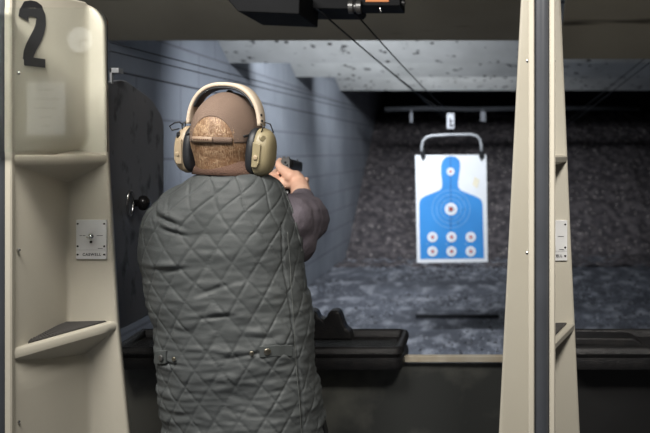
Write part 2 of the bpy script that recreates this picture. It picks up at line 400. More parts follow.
def shelf(root, cx, lip, xc, xf, z, th, rise, drop, with_mat=False, name='pocket_shelf', zn=None):
    """triangular ledge between the web and the flange"""
    A0 = Vector((cx+lip+.0005, Y1+.000)); Fq = Vector((xf-.002, Y2+.004)); Cc = Vector((xc-.012, Y2+.006))
    A1 = Vector((cx+lip-.012, Y1+.03)); zn = z if zn is None else zn
    def tiltz(p): return Vector((p[0], p[1], p[2]+(zn-z)*(1-min(1, max(0, (p[1]-Y1)/(Y2-Y1))))))
    n = 12; bm = bmesh.new()
    def row(zl, off, back):
        r = []
        for i in range(n+1):
            t = i/n; p = A0.lerp(Fq, t); dirn = Vector((p.y*0-(Fq.y-A0.y), Fq.x-A0.x)).normalized(); p = p+dirn*off
            r.append((p.x, p.y, zl))
        return r
    # cross-section along the lip: front lip top, front lip bottom, then in to the back corner high/low
    secs = [row(z-th, .004, 0), row(z-th*.85, -.001, 0), row(z-th*.2, -.002, 0), row(z, .003, 0), row(z, .010, 0)]
    inner = [(A1.lerp(Cc, i/n).x, A1.lerp(Cc, i/n).y) for i in range(n+1)]
    out = [[Vector(p) for p in s] for s in secs]
    top_in = [Vector((x, y, z-.003+rise*(.3+.7*i/n))) for i, (x, y) in enumerate(inner)]
    mid = [a.lerp(b, .5)+Vector((0, 0, -rise*.28-.002)) for a, b in zip(out[-1], top_in)]
    bot_in = [Vector((x, y, z-th-drop*(.2+.8*i/n))) for i, (x, y) in enumerate(inner)]
    allr = out+[mid, top_in, bot_in]
    vv = [[bm.verts.new(tiltz(p)) for p in r] for r in allr]
    m_ = len(vv)
    for k in range(m_):
        for i in range(n): bm.faces.new((vv[k][i], vv[k][i+1], vv[(k+1) % m_][i+1], vv[(k+1) % m_][i]))
    bm.faces.new([v[0] for v in vv]); bm.faces.new([v[-1] for v in vv][::-1])
    s = place(obj(name, bm, M['cream'], smooth=True), root)
    md = s.modifiers.new('edge', 'EDGE_SPLIT'); md.split_angle = .9
    if with_mat:
        bm = bmesh.new()
        a = A0.lerp(Fq, .16); c = A0.lerp(Fq, .93); d = A1.lerp(Cc, .96); e = A1.lerp(Cc, .30)
        nrm = Vector((-(Fq.y-A0.y), Fq.x-A0.x)).normalized()
        a += nrm*.012; c += nrm*.014; d = d+Vector((.016, -.012)); e = e+Vector((.004, 0))
        nr = 22
        for i in range(nr):
            t0, t1 = i/nr, (i+.62)/nr
            q = [e.lerp(d, t0), a.lerp(c, t0), a.lerp(c, t1), e.lerp(d, t1)]
            prism(bm, [tiltz((p.x, p.y, z-.004)) for p in q], (0, 0, .0075))
        q = [e, a, c, d]; prism(bm, [tiltz((p.x, p.y, z-.004)) for p in q], (0, 0, .0055))
        mt = obj('ribbed_mat', bm, M['mat']); mt.parent = s; mt['label'] = 'dark ribbed mat'
    return s

# left partition with the number
cxL = -1.046; lipL = .0284; HL = 1.975
zt = lambda py: zp(py, Y2)
xcR = lambda z: lerp(z, [(0, xp(90, Y2)), (zt(360), xp(90, Y2)), (zt(330), xp(68, Y2)), (zt(165), xp(68, Y2)), (zt(140), xp(88, Y2)), (2.0, xp(88, Y2))])
xfR = lambda z: lerp(z, [(zt(433), xp(128, Y2)), (zt(330), xp(117.5, Y2)), (zt(160), xp(107, Y2)), (zt(30), xp(104, Y2)), (2.0, xp(102, Y2))])
left = partition('cream moulded partition with a black numeral 2 at the left edge', cxL, .016, lipL, HL, xcR, xfR, lambda z: -1.075, lambda z: cxL-(xfR(z)-cxL)*.8, .06)
panel(left, xp(75, Y2-.01), xp(105.5, Y2-.01), zp(259.5, Y2-.01), zp(220, Y2-.01))
for py in (73, 250, 422): screw(left, 18.5, py, 1.935)
shelf(left, cxL, lipL, xp(68, Y2), xfR(zt(157)), zt(154.5), .024, .055, .05, name='upper_shelf')
shelf(left, cxL, lipL, xp(68, Y2), xfR(zt(322)), zt(322)+.002, .024, 0, .10, True, name='lower_shelf', zn=1.199)
# numeral 2 on the web
bm = bmesh.new()
pts = [(.02, .74), (.03, .86), (.12, .955), (.30, 1.0), (.5, 1.0), (.70, .955), (.80, .87), (.83, .77), (.80, .66), (.70, .55), (.52, .42), (.33, .29), (.22, .19), (.17, .12)]
W_, H_ = .070, .138
ax, ay, az = cxL+lipL+.0082, Y1+.0255, zp(66.5, 1.975)
dx, dy = (xp(88, Y2)-(cxL+lipL)), (Y2-Y1); L_ = math.hypot(dx, dy); ex, ey = dx/L_, dy/L_
def web(u, v, o_=0): return Vector((ax+ex*u*W_+ey*o_, ay+ey*u*W_-ex*o_, az+v*H_))
cen = [(.03, .73), (.045, .80), (.12, .885), (.30, .915), (.5, .915), (.66, .885), (.74, .80), (.74, .72), (.70, .62), (.60, .51), (.44, .385), (.30, .27), (.22, .17), (.20, .07)]
hw = .205
prev = None
def offs(i):
    a = Vector(cen[max(i-1, 0)]); b_ = Vector(cen[min(i+1, len(cen)-1)]); d = (b_-a); n_ = Vector((-d.y, d.x))
    n_.normalize(); return n_
quads = []
for i in range(len(cen)):
    n_ = offs(i); c = Vector(cen[i]); quads.append((c+Vector((n_.x*hw, n_.y*hw*.62)), c-Vector((n_.x*hw, n_.y*hw*.62))))
for a, b_ in zip(quads, quads[1:]):
    prism(bm, [web(*a[0]), web(*a[1]), web(*b_[1]), web(*b_[0])], (.0012*ey, -.0012*ex, 0))
prism(bm, [web(.05, 0), web(.92, 0), web(.92, .14), web(.05, .14)], (.0012*ey, -.0012*ex, 0))
place(obj('numeral', bm, M['black_print']), left)['label'] = 'black numeral 2'
# glass pane beside it
bm = bmesh.new(); x0, x1, z0, z1, r = -1.07, xp(107.5, 1.895), zp(152, 1.893), zp(8, 1.895), .035
pts = [(x0, 1.893, z0), (x1, 1.893, z0)]+[(x1-r+r*math.cos(a), 1.893, z1-r+r*math.sin(a)) for a in [PI/2*i/8 for i in range(9)]]+[(x0, 1.893, z1)]
prism(bm, pts, (0, .004, 0)); o = place(obj('glass_pane', bm, M['glass']), left); o['label'] = 'clear glass pane'
for z in (1.66, 1.90): place(obj('pane_clip', box(bmesh.new(), (-1.08, 1.893, z), (-1.05, 1.922, z+.02)), M['chrome']), left)

# centre-right partition
cxR = xp(541.7, Y1); lipR = .0255
xfRR = lambda z: lerp(z, [(zt(433), xp(580, Y2)), (zt(240), xp(571, Y2)), (zt(0), xp(561, Y2))])
xfRL = lambda z: lerp(z, [(zt(433), xp(499, Y2)), (zt(0), xp(521, Y2))])
right = partition('cream moulded partition at the right of the shooter with a dark central edge strip', cxR, .016, lipR, 2.35,
                  lambda z: .113, xfRR, lambda z: .104, xfRL, .06)
panel(right, .113, xp(567.5, Y2-.01), zp(261, Y2-.01), zp(220.5, Y2-.01))
screw(right, 528, 61); screw(right, 553.8, 61); screw(right, 527.5, 253)
shelf(right, cxR, lipR, .118, xfRR(zt(157)), zt(155.5), .016, .03, .02, name='upper_shelf')
shelf(right, cxR, lipR, .118, xfRR(zt(322)), zt(324)+.002, .018, 0, .05, True, name='lower_shelf')

# ---------------------------------------------------------------- dark shield beyond the left partition
root = thing('steel_shield', 'dark grey scuffed steel shield with a black knob beyond the left partition', 'shield', (-1.0, 2.4, 1.15))
ys0, ys1 = 2.2, 2.765; xs = -1.0
def sy(px): return xs*F/(px-VX)
o_ = []
for px, py in ((108, 82), (122, 80), (127, 81), (148, 96), (153, 101), (161, 114), (163.6, 121), (164, 128), (164, 292), (162, 303), (157, 311), (130, 325), (122, 328.5), (108, 330)):
    y = sy(px); o_.append((xs, y, zp(py, y)))
bm = prism(bmesh.new(), o_, (-.022, 0, 0)); sh = place(obj('plate', bm, M['shield'], bevel=.004), root)
y = sy(133); MM = Matrix.Translation((xs, y, zp(203, y))) @ Matrix.Rotation(PI/2, 4, 'Y')
bm = lathe(bmesh.new(), [(.010, -.001), (.010, .014), (.013, .018), (.020, .021), (.022, .028), (.020, .038), (.012, .045), (.004, .047)], MM, 24)
place(obj('knob', bm, M['black_gloss'], smooth=True), root)
bm = bmesh.new(); yl = sy(128)
tube(bm, [(xs+.006, yl+.0+.02*math.cos(a), zp(203, yl)+.034*math.sin(a)) for a in [2*PI*i/20 for i in range(21)]], .0035, 8)
place(obj('latch_ring', bm, M['chrome'], smooth=True), root)
bm = box(bmesh.new(), (xs-.004, sy(111), zp(73, 2.38)), (xs+.02, sy(116), zp(68, 2.38)))
box(bm, (xs-.004, sy(111), zp(84, 2.38)), (xs+.002, sy(113), zp(68, 2.38)))
place(obj('hanger_tab', bm, M['tube'], bevel=.001), root)
for z in (1.25, 1.65): place(obj('mounting_bracket', box(bmesh.new(), (xs-.03, Y2+.010, z), (xs-.021, 2.36, z+.04)), M['housing']), root)

# ---------------------------------------------------------------- shooting benches
def bench(label, x0, x1, round_left, round_right, rest_x=None, panel_top=True, yf=2.60, yb=2.83, cleft=None):
    root = thing('shooting_bench', label, 'bench', ((x0+x1)/2, (yf+yb)/2, 0), 'moulded shooting benches')
    zt_, R = zp(348, 2.60), .035
    def outline(off):
        a, b_, c, d = x0+off, x1-off, yf+off, yb-off; p = []
        for cx_, cy_, s, rr in ((b_, c, -PI/2, round_right), (b_, d, 0, round_right), (a, d, PI/2, round_left), (a, c, PI, round_left)):
            r_ = max(.004, (R-off)) if rr else .002
            sx = -1 if cx_ == b_ else 1; sy_ = 1 if cy_ == c else -1
            for i in range(7):
                t = s+PI/2*i/6; p.append((cx_+sx*r_+r_*math.cos(t), cy_+sy_*r_+r_*math.sin(t)))
        return p
    prof = [(.02, zt_-.067), (.006, zt_-.064), (.001, zt_-.055), (.003, zt_-.036), (.010, zt_-.031), (.006, zt_-.026), (.0, zt_-.018), (.002, zt_-.006), (.008, zt_), (.014, zt_+.001), (.020, zt_-.003), (.024, zt_-.010), (.03, zt_-.012)]
    bm = bmesh.new(); rings = [[bm.verts.new((x, y, z+(.012 if (y > (yf+yb)/2 and z > zt_-.02 and o_ < .022) else 0))) for x, y in outline(o_)] for o_, z in prof]
    n = len(rings[0])
    for a, b_ in zip(rings, rings[1:]):
        for k in range(n): bm.faces.new((a[k], a[(k+1) % n], b_[(k+1) % n], b_[k]))
    bm.faces.new(rings[0][::-1]); bm.faces.new(rings[-1])
    place(obj('bench_tray', bm, M['bench'], smooth=True), root).modifiers.new('e', 'EDGE_SPLIT').split_angle = .8
    bm = bmesh.new(); zb = zt_-.0115
    for i in range(26):
        y = yf+.036+(yb-yf-.072)*i/25; box(bm, (x0+.035, y-.0016, zb-.003), (x1-.035, y+.0016, zb+.0022))
    place(obj('ribbed_inlay', bm, M['bench']), root)
    return root, zt_
bL, zt_ = bench('black moulded bench shelf with a rounded end in front of the shooter', xp(110, 2.6), xp(403, 2.6), False, True)
# notched rest block standing up from the bench
bm = bmesh.new(); yk = 2.66
out_px = [(296, 340), (296, 320), (300, 313), (306, 310.6), (312, 310.4), (315.4, 311.5), (317, 314), (318.5, 317.5), (321, 319.3), (322.5, 320.6), (324.2, 319.3), (327, 316.2), (328, 312.8), (331, 311), (336, 310.7), (339.3, 312.5), (341.3, 317.5), (343.2, 324.5), (346, 329), (350, 331.5), (352, 340)]
prism(bm, [P(px, py, yk) for px, py in out_px], (0, .055, 0))
o = tag(obj('gun_rest', bm, M['bench'], bevel=.008), 'black notched rest block on the bench beside the vest', 'rest')
# front panel and rail below
bm = box(bmesh.new(), (-2.15, 2.70, 0), (cxR+.10, 2.73, zt_-.067))
lower = tag(obj('front_panel', bm, M['panel']), 'dark mottled lower panel below the bench and tan rail in the middle lane', 'panel')
lo = xp(398, 2.7); bm = box(bmesh.new(), (-.262, 2.678, zp(362.5, 2.68)), (cxR+.09, 2.698, zp(354.8, 2.69)))
tag(obj('counter_rail', bm, M['tan_rail'], bevel=.003), 'thin tan rail running right from the bench end to the partition', 'rail')
bR, _ = bench('black moulded bench shelf behind the right partition in the next lane', xp(566, 2.6), xp(900, 2.6), True, False)
bm = bmesh.new(); pts = [(xp(574, 2.66), zp(347, 2.66)), (xp(574, 2.66), zp(339, 2.66)), (xp(634, 2.66), zp(340, 2.66)), (xp(641, 2.66), zp(343.5, 2.66)), (xp(646, 2.66), zp(349, 2.66))]
prism(bm, [(x, 2.68, z) for x, z in pts], (0, .1, 0))
place(obj('raised_tray', bm, M['bench'], bevel=.006), bR)
bm = box(bmesh.new(), (cxR+.101, 2.70, 0), (xp(900, 2.6), 2.73, zt_-.067))
M['panel_dark'] = mat('near_black_panel', (.012, .012, .012), .4)
tag(obj('front_panel', bm, M['panel_dark']), 'near-black lower panel below the bench in the right lane', 'panel')

# ---------------------------------------------------------------- target on its carrier
yt = 7.6
root = thing('paper_target', 'white paper target with a blue human silhouette hanging in the lane', 'target', P(451, 262, yt))
bm = bmesh.new()
def T(px, py, d=0): return P(px, py, yt)-Vector((0, d, 0))
# outline with tiny tilt as in the photo
prism(bm, [T(415.3, 155.2), T(486.3, 154.6), T(487.8, 262), T(417, 262.8)], (0, .006, 0), mi=0)
sil = [(420.3, 259.2), (419.4, 226), (419.2, 204), (420.5, 199), (425, 196), (434, 192.5), (440, 190), (442, 187), (442, 182), (441, 174), (441, 166), (442.5, 160.5), (446, 157), (451, 156), (456, 157), (459.5, 160.5), (460.2, 166), (459.3, 174), (458, 182), (458.2, 187), (461, 190.5), (467, 193), (476, 196.5), (481, 199.5), (482.6, 204), (483.2, 226), (484, 258.4)]
prism(bm, [T(x, y, .001) for x, y in sil], (0, .0015, 0), mi=1)
def ringp(cx_, cy_, r0, r1, mi, d, half=False):
    n = 36
    for k in range(n):
        a, b_ = 2*PI*k/n, 2*PI*(k+1)/n
        prism(bm, [T(cx_+r0*math.cos(a), cy_+r0*math.sin(a), d), T(cx_+r1*math.cos(a), cy_+r1*math.sin(a), d), T(cx_+r1*math.cos(b_), cy_+r1*math.sin(b_), d), T(cx_+r0*math.cos(b_), cy_+r0*math.sin(b_), d)], (0, .001, 0), mi=mi)
def disc(cx_, cy_, r, mi, d):
    prism(bm, [T(cx_+r*math.cos(2*PI*k/24), cy_+r*math.sin(2*PI*k/24), d) for k in range(24)], (0, .001, 0), mi=mi)
for r in (10, 14.4, 19): ringp(451, 209, r-.35, r+.35, 2, .003)
prism(bm, [T(450.1, 157, .0035), T(450.9, 157, .0035), T(451.4, 259, .0035), T(450.6, 259, .0035)], (0, .001, 0), mi=4)
disc(451, 209, 6.2, 0, .005); disc(450.6, 171.5, 3.9, 0, .005)
rr = [(451, 209, 2.2), (450.6, 171.5, 1.3)]
for cy_ in (237, 251.3):
    for cx_ in (432.5, 451.5, 470.7): disc(cx_, cy_, 5.1, 0, .005); rr.append((cx_+.2, cy_, 1.5)); 
for x, y, r in rr:
    disc(x, y, r, 3, .007); ringp(x, y, r+1.0, r+1.25, 2, .007)
random.seed(3)
for k in range(9):
    a = random.random()*6.28; q = random.random()*4; disc(451+q*math.cos(a), 209+q*math.sin(a), .55, 5, .0085)
for k in range(12): disc(random.uniform(438, 466), random.uniform(196, 226), .4, 5, .0085)
for cy_ in (244, 258):
    for cx_ in (427.5, 446.5, 465.7): prism(bm, [T(cx_-1, cy_-1, .005), T(cx_+.6, cy_-1, .005), T(cx_+.6, cy_+.8, .005), T(cx_-1, cy_+.8, .005)], (0, .001, 0), mi=2)
prism(bm, [T(474.6, 176.5, .004), T(479.5, 180, .004), T(477, 188.5, .004), T(472.2, 184.5, .004)], (0, .003, 0), mi=6)
M['cream_mark'] = mat('cream_patch', (.85, .80, .62), .5)
place(obj('target_sheet', bm, [M['paper'], M['blue'], M['ring'], M['red'], M['crease'], M['black_print'], M['cream_mark']]), root)
for px in (423, 481.5):
    bm = box(bmesh.new(), P(px-2.6, 157.5, yt-.02), P(px+2.6, 151, yt+.02)); bm2 = bm
    prism(bm, [P(px-2.2, 157, yt-.012), P(px+2.2, 157, yt-.012), P(px, 161.5, yt-.012)], (0, .024, 0))
    place(obj('clip', bm, M['housing'], bevel=.004), root)
car = thing('target_carrier', 'white carrier block with a bent grey tube frame above the target', 'carrier', P(450, 122, yt))
bm = tube(bmesh.new(), [P(x, y, yt) for x, y in ((422, 155), (421.8, 147), (423, 141), (426.5, 137.3), (432, 135.7), (450, 134.6), (471, 134.4), (477, 136), (480.3, 139.7), (481.4, 146), (481.7, 154))], .0125, 12)
place(obj('tube_frame', bm, M['tube'], smooth=True), car)
bm = box(bmesh.new(), P(446.7, 129, yt-.05), P(455, 113.6, yt+.06))
place(obj('carrier_block', bm, M['white_tag'], bevel=.008), car)
bm = bmesh.new()
for a, c in (((449.6, 118), (450.8, 126.5)), ((450.5, 124.7), (453.4, 126.5)), ((450.6, 120.5), (452.6, 122))): box(bm, P(a[0], c[1], yt-.054), P(c[0], a[1], yt-.049))
place(obj('mark', bm, M['black_print']), car)
bm = tube(bmesh.new(), [P(451, 128, yt), P(451.6, 135, yt)], .012, 8); place(obj('hanger_pin', bm, M['housing']), car)

# ---------------------------------------------------------------- cables
def cable(label, a, b_, mid, grp=None, r=.0028):
    pts = []
    for i in range(25):
        t = i/24; p = a.lerp(b_, t); p.z -= mid*4*t*(1-t); pts.append(p)
    return tag(obj('steel_cable', tube(bmesh.new(), pts, r, 6), M['back'], smooth=True), label, 'cable', grp)
pul = P(317, 9, 2.95)
cable('leftmost dark cable running from the overhead housing to the target carrier', pul, P(446, 118, yt-.03), .005)
cable('middle of the three dark cables from the overhead housing to the carrier', P(321, 12, 2.95), P(449, 115, yt-.03), .02)
cable('rightmost dark cable from the hook to the target carrier', P(355, 13, 2.95), P(453, 115, yt-.03), .02)
g2 = 'cables of the lane left of the shooter'
for a, b_ in (((110, 42.5), (300, 92)), ((110, 51), (300, 97)), ((109, 70), (300, 111))):
    pa = Vector((-1.5, -1.5*F/(a[0]-VX), 0)); pa.z = zp(a[1], pa.y); pb = Vector((-1.5, -1.5*F/(b_[0]-VX), 0)); pb.z = zp(b_[1], pb.y)
    d = pb-pa
    cable({42.5: 'highest thin cable crossing the block wall behind the head', 51: 'thin cable crossing the block wall just below the highest one', 70: 'lowest thin cable crossing the block wall above the shield'}[a[1]], pa-d*.0, pa+d*2.2, .0, g2)
for (a, b_, t) in (((670, 38), (585, 107), 'upper'), ((670, 47), (592, 107), 'lower')):
    x = .95; pa = Vector((x, x*F/(a[0]-VX), 0)); pa.z = zp(a[1], pa.y); pb = Vector((x, x*F/(b_[0]-VX), 0)); pb.z = zp(b_[1], pb.y)
    cable(t+' faint cable slanting through the dark lane at the right', pa+(pb-pa)*((4.42-pa.y)/(pb.y-pa.y)), pa+(pb-pa)*((17.4-pa.y)/(pb.y-pa.y)), .0)
# two small white plates hanging under a far pipe
yq = 13.6
M['plate_grey'] = mat('dull_grey_plate', (.16, .17, .19), .7)
bm = tube(bmesh.new(), [P(385, 109.5, yq), P(430, 108.5, yq), P(470, 109.5, yq), P(545, 108, yq), P(640, 109, yq)], .035, 10)
tag(obj('cross_pipe', bm, M['back'], smooth=True), 'dark pipe crossing the far black gap above the rubber berm', 'pipe')
for (px, py, wd) in ((411.3, 117, 1.6), (483, 116, 2.6)):
    bm = box(bmesh.new(), P(px-wd, py+5.5, yq-.03), P(px+wd, py-4.5, yq-.01)); box(bm, P(px-.6, py-4, yq-.03), P(px+.6, py-8.5, yq-.015))
    tag(obj('hanging_plate', bm, M['plate_grey'], bevel=.005), 'small pale plate hanging %s the target carrier under the far pipe' % ('left of' if px < 450 else 'right of'), 'plate', 'small plates under the far pipe')

# ---------------------------------------------------------------- overhead retriever housing
yo = 2.95
root = thing('target_retriever', 'black overhead target retriever housing with an orange label', 'target retriever', P(340, -20, yo))
bm = bmesh.new(); prism(bm, [P(222, -12, 2.75), P(228, 0, 2.75), P(238, 11.5, 2.75), P(299, 14, 2.75), P(300, -12, 2.75)], (0, .3, 0))
place(obj('side_flap', bm, M['housing'], bevel=.004), root)
bm = bmesh.new(); prism(bm, [P(299, -14, yo), P(299, 8.3, yo), P(353, 8.8, yo), P(356, 5, yo), P(356, -14, yo)], (0, .25, 0))
place(obj('motor_housing', bm, M['housing'], bevel=.004), root)
bm = box(bmesh.new(), P(356, 5.5, yo-.02), P(405, -16, yo+.15)); hb = place(obj('label_box', bm, M['housing'], bevel=.003), root)
bm = box(bmesh.new(), P(365.5, 1.8, yo-.024), P(389, -10, yo-.018)); o = place(obj('orange_label', bm, M['orange']), root); o['label'] = 'orange label'
bm = bmesh.new()
for k in range(6): box(bm, P(369+k*3, -1.3, yo-.026), P(370.6+k*3, -4.5, yo-.0235))
place(obj('label_print', bm, M['black_print']), root)
bm = lathe(bmesh.new(), [(.005, -.02), (.022, -.02), (.022, -.006), (.014, -.002), (.014, .002), (.022, .006), (.022, .02), (.005, .02)], Matrix.Translation(P(355, 7, yo-.03)) @ Matrix.Rotation(PI/2, 4, 'Y'), 20)
place(obj('pulley', bm, M['gunsteel'], smooth=False), root)
bm = tube(bmesh.new(), [P(380, 5.5, yo), P(380, 9, yo), P(381.2, 11, yo), P(380, 12.5, yo)], .003, 8); place(obj('hook', bm, M['chrome'], smooth=True), root)
bm = tube(bmesh.new(), [P(402, 4, yo), P(404.5, 1.5, yo)], .008, 8); place(obj('bolt', bm, M['gunsteel'], smooth=True), root)
bm = box(bmesh.new(), (P(330, 0, yo).x-.02, yo+.02, P(330, -14, yo).z-.02), (P(330, 0, yo).x+.02, yo+.06, CZ)); box(bm, (P(255, 0, yo).x-.02, yo-.02, P(330, -12, 2.75).z-.02), (P(255, 0, yo).x+.02, yo+.02, CZ))
box(bm, (P(385, 0, yo).x-.02, yo+.02, P(330, -14, yo).z-.02), (P(385, 0, yo).x+.02, yo+.06, CZ))
place(obj('ceiling_bracket', bm, M['housing']), root)

# notice and clock on the rear wall, seen only as reflections in the glass pane
yv = 1.893*2+1.0
bm = box(bmesh.new(), (xp(27, yv), -.999, zp(135, yv)), (xp(65, yv), -.995, zp(82, yv)))
nz = tag(obj('paper_notice', bm, M['paper']), 'white paper notice on the rear wall mirrored in the glass pane', 'notice')
for i, (u0, u1) in enumerate(((.3, .7), (.15, .85), (.2, .8), (.35, .65), (.4, .6))):
    z = zp(90+i*9, yv); a, c = xp(27, yv), xp(65, yv)
    obj('print_line', box(bmesh.new(), (a+(c-a)*u0, -.9965, z-.004), (a+(c-a)*u1, -.9935, z+.004)), M['black_print']).parent = nz
ck = thing('wall_clock', 'round white wall clock mirrored faintly in the glass pane', 'clock', (xp(81, yv), -1.0, zp(40, yv)))
MM = Matrix.Translation((xp(81, yv), -.999, zp(40, yv))) @ Matrix.Rotation(-PI/2, 4, 'X')
place(obj('face', lathe(bmesh.new(), [(.07, 0), (.07, .012)], MM, 32), M['paper']), ck)
place(obj('rim', tube(bmesh.new(), [MM @ Vector((.073*math.cos(a), .073*math.sin(a), .01)) for a in [2*PI*i/32 for i in range(33)]], .006, 8), M['housing']), ck)
place(obj('hand', box(bmesh.new(), (-.002, -.002, .012), (.002, .05, .015), MM), M['black_print']), ck)
place(obj('hand', box(bmesh.new(), (-.002, -.002, .012), (.04, .002, .015), MM), M['black_print']), ck)

# ================================================================ the shooter
YB = 2.20; K = YB/F
HC = Vector((xp(229.5, YB), 2.19, 1.659))        # centre of the cranium
yaw = -math.radians(17)
RH = Matrix.Rotation(yaw, 3, 'Z') @ Matrix.Rotation(math.radians(2), 3, 'Y')      # head: x right, y forward, z up
def Hd(x, y, z): return HC+RH @ Vector((x, y, z))
# gun axes
GO = P(285.5, 158.2, 2.70); gd = (Vector((-.62, 7.6, 1.25))-GO).normalized(); gr = gd.cross(Vector((0, 0, 1))).normalized(); gu = gr.cross(gd).normalized()
GM = Matrix((gr, gd, gu)).transposed()
def G(x, y, z): return GO+GM @ Vector((x, y, z))
WR = P(300, 187, 2.665); WL = P(270, 185.5, 2.66)
SR = Vector((xp(284, YB), 2.25, zp(221, YB))); SL = Vector((xp(180, YB), 2.23, zp(226, YB)))
ER = P(305, 219, 2.46); EL = Vector((-.775, 2.43, 1.425))
pelvis = Vector((xp(245, 2.2), 2.20, .98)); chest = Vector((xp(224, 2.2), 2.19, 1.30)); nk = Vector((xp(228, 2.2), 2.19, 1.50))

def finger(bm, pts, r0, r1):
    n = len(pts); chain(bm, pts, [r0+(r1-r0)*i/(n-1) for i in range(n)])
bm = bmesh.new()
# head
ellipsoid(bm, HC, (.075, .096, .100), RH)
ellipsoid(bm, Hd(0, .028, -.045), (.062, .066, .085), RH)
chain(bm, [Hd(0, .075, -.105), Hd(0, .045, -.10)], [.024, .045])          # chin and jaw
chain(bm, [Hd(-.045, .01, -.08), Hd(0, .078, -.11)], [.022, .018]); chain(bm, [Hd(.045, .01, -.08), Hd(0, .078, -.11)], [.022, .018])
chain(bm, [Hd(0, .095, -.01), Hd(0, .112, -.045)], [.008, .0125]); chain(bm, [Hd(-.010, .10, -.05), Hd(.010, .10, -.05)], [.008, .008])  # nose
chain(bm, [Hd(-.033, .082, .012), Hd(0, .092, .008), Hd(.033, .082, .012)], [.010, .011, .010])           # brow
chain(bm, [Hd(-.022, .09, -.072), Hd(0, .096, -.070), Hd(.022, .09, -.072)], [.005, .0075, .005])         # lips
chain(bm, [Hd(-.018, .088, -.081), Hd(0, .094, -.082), Hd(.018, .088, -.081)], [.005, .007, .005])
for s in (-1, 1):
    ellipsoid(bm, Hd(s*.077, -.005, -.038), (.008, .018, .030), RH, 12, 8)
    ellipsoid(bm, Hd(s*.03, .085, -.012), (.012, .008, .009), RH, 12, 8)
# neck and trunk
chain(bm, [Hd(0, -.015, -.06), Vector((xp(228, YB), 2.19, 1.50)), chest], [.058, .060, .09])
chain(bm, [SL+Vector((.06, 0, .0)), nk-Vector((0, 0, .03)), SR-Vector((.05, 0, 0))], [.055, .065, .055])
chain(bm, [chest+Vector((-.06, 0, 0)), pelvis+Vector((-.05, 0, 0))], [.095, .10]); chain(bm, [chest+Vector((.06, 0, 0)), pelvis+Vector((.05, 0, 0))], [.095, .10])
# arms
chain(bm, [SR, ER, ER.lerp(WR, .35), WR], [.044, .036, .036, .027]); chain(bm, [SL, EL, EL.lerp(WL, .3), WL], [.052, .042, .041, .027])
# legs
hips = [pelvis+Vector((s*.09, 0, -.06)) for s in (-1, 1)]; knees = [Vector((pelvis.x-.13, 2.30, .50)), Vector((pelvis.x+.13, 2.12, .50))]; anks = [Vector((pelvis.x-.15, 2.36, .09)), Vector((pelvis.x+.17, 2.02, .09))]
for h, k_, a in zip(hips, knees, anks):
    chain(bm, [h, k_, k_.lerp(a, .35)+Vector((0, -.02, 0)), a], [.085, .052, .055, .035]); chain(bm, [a+Vector((0, -.02, -.04)), a+Vector((.0, .13, -.06))], [.035, .028])
# right hand round the grip
chain(bm, [WR, G(.032, .0, -.066)], [.027, .027]); chain(bm, [G(.030, -.012, -.060), G(.026, .03, -.052)], [.024, .018]); chain(bm, [G(.036, .0, -.085), G(.034, .035, -.090)], [.024, .018])
fz = [-.044, -.062, -.080, -.097]
finger(bm, [G(.024, .035, fz[0]), G(.026, .075, fz[0]-.004), G(.020, .105, fz[0]-.006), G(.016, .122, fz[0]-.008)], .0105, .0078)
for z, l in zip(fz[1:], (0, -.004, -.010)):
    finger(bm, [G(.034, .035, z), G(.034, .060+l, z), G(.014, .082+l, z), G(-.010, .080+l, z), G(-.020, .060+l, z)], .0105, .0078)
chain(bm, [G(.020, -.022, -.055), G(-.006, -.010, -.034)], [.020, .0135])
finger(bm, [G(-.008, -.010, -.036), G(-.022, .0, -.018), G(-.022, .026, -.006), G(-.021, .046, -.010)], .0125, .0085)
# left hand wrapped over it
chain(bm, [WL, G(-.038, .0, -.066)], [.027, .026]); chain(bm, [G(-.036, -.008, -.062), G(-.034, .045, -.058)], [.022, .017]); chain(bm, [G(-.040, -.004, -.086), G(-.036, .045, -.092)], [.023, .017])
for z, l in zip([-.062, -.080, -.097, -.112], (0, .002, -.003, -.010)):
    finger(bm, [G(-.034, .045, z), G(-.034, .078+l, z), G(-.008, .103+l, z), G(.024, .101+l, z), G(.047, .082+l, z), G(.050, .060+l, z)], .0112, .0088)
finger(bm, [G(-.036, .0, -.055), G(-.034, .035, -.040), G(-.030, .065, -.034), G(-.028, .088, -.035)], .0135, .0085)
# a skin bridge from both palms
chain(bm, [G(-.036, -.01, -.075), G(.030, -.01, -.075)], [.018, .018])
body = obj('person', bm, M['skin'], smooth=True); remesh(body, .0036, 3)
tag(body, 'person seen from behind in a quilted vest and brown cap, aiming a pistol', 'person')

# shirt: sleeves
bm = bmesh.new()
chain(bm, [SR+Vector((-.002, .0, .0)), SR.lerp(ER, .35)+Vector((.004, 0, -.004)), ER+Vector((.004, 0, .0)), ER.lerp(WR, .32), ER.lerp(WR, .54)], [.066, .074, .064, .049, .037])
chain(bm, [SL, SL.lerp(EL, .4), EL, EL.lerp(WL, .35), EL.lerp(WL, .62)], [.066, .062, .054, .046, .037])
# elbow drape and deltoid
ellipsoid(bm, SR.lerp(ER, .25)+Vector((.004, 0, -.045)), (.060, .09, .070), None)
chain(bm, [SL+Vector((.06, 0, -.01)), chest, SR-Vector((.06, 0, .01))], [.05, .09, .05])
sl = obj('shirt', bm, M['sleeve'], body, smooth=True); remesh(sl, .005, 4)
tx = bpy.data.textures.new('folds', 'CLOUDS'); tx.noise_scale = .06; dm = sl.modifiers.new('folds', 'DISPLACE'); dm.texture = tx; dm.strength = .014; dm.texture_coords = 'GLOBAL'
sl['label'] = 'mauve-grey shirt sleeve'
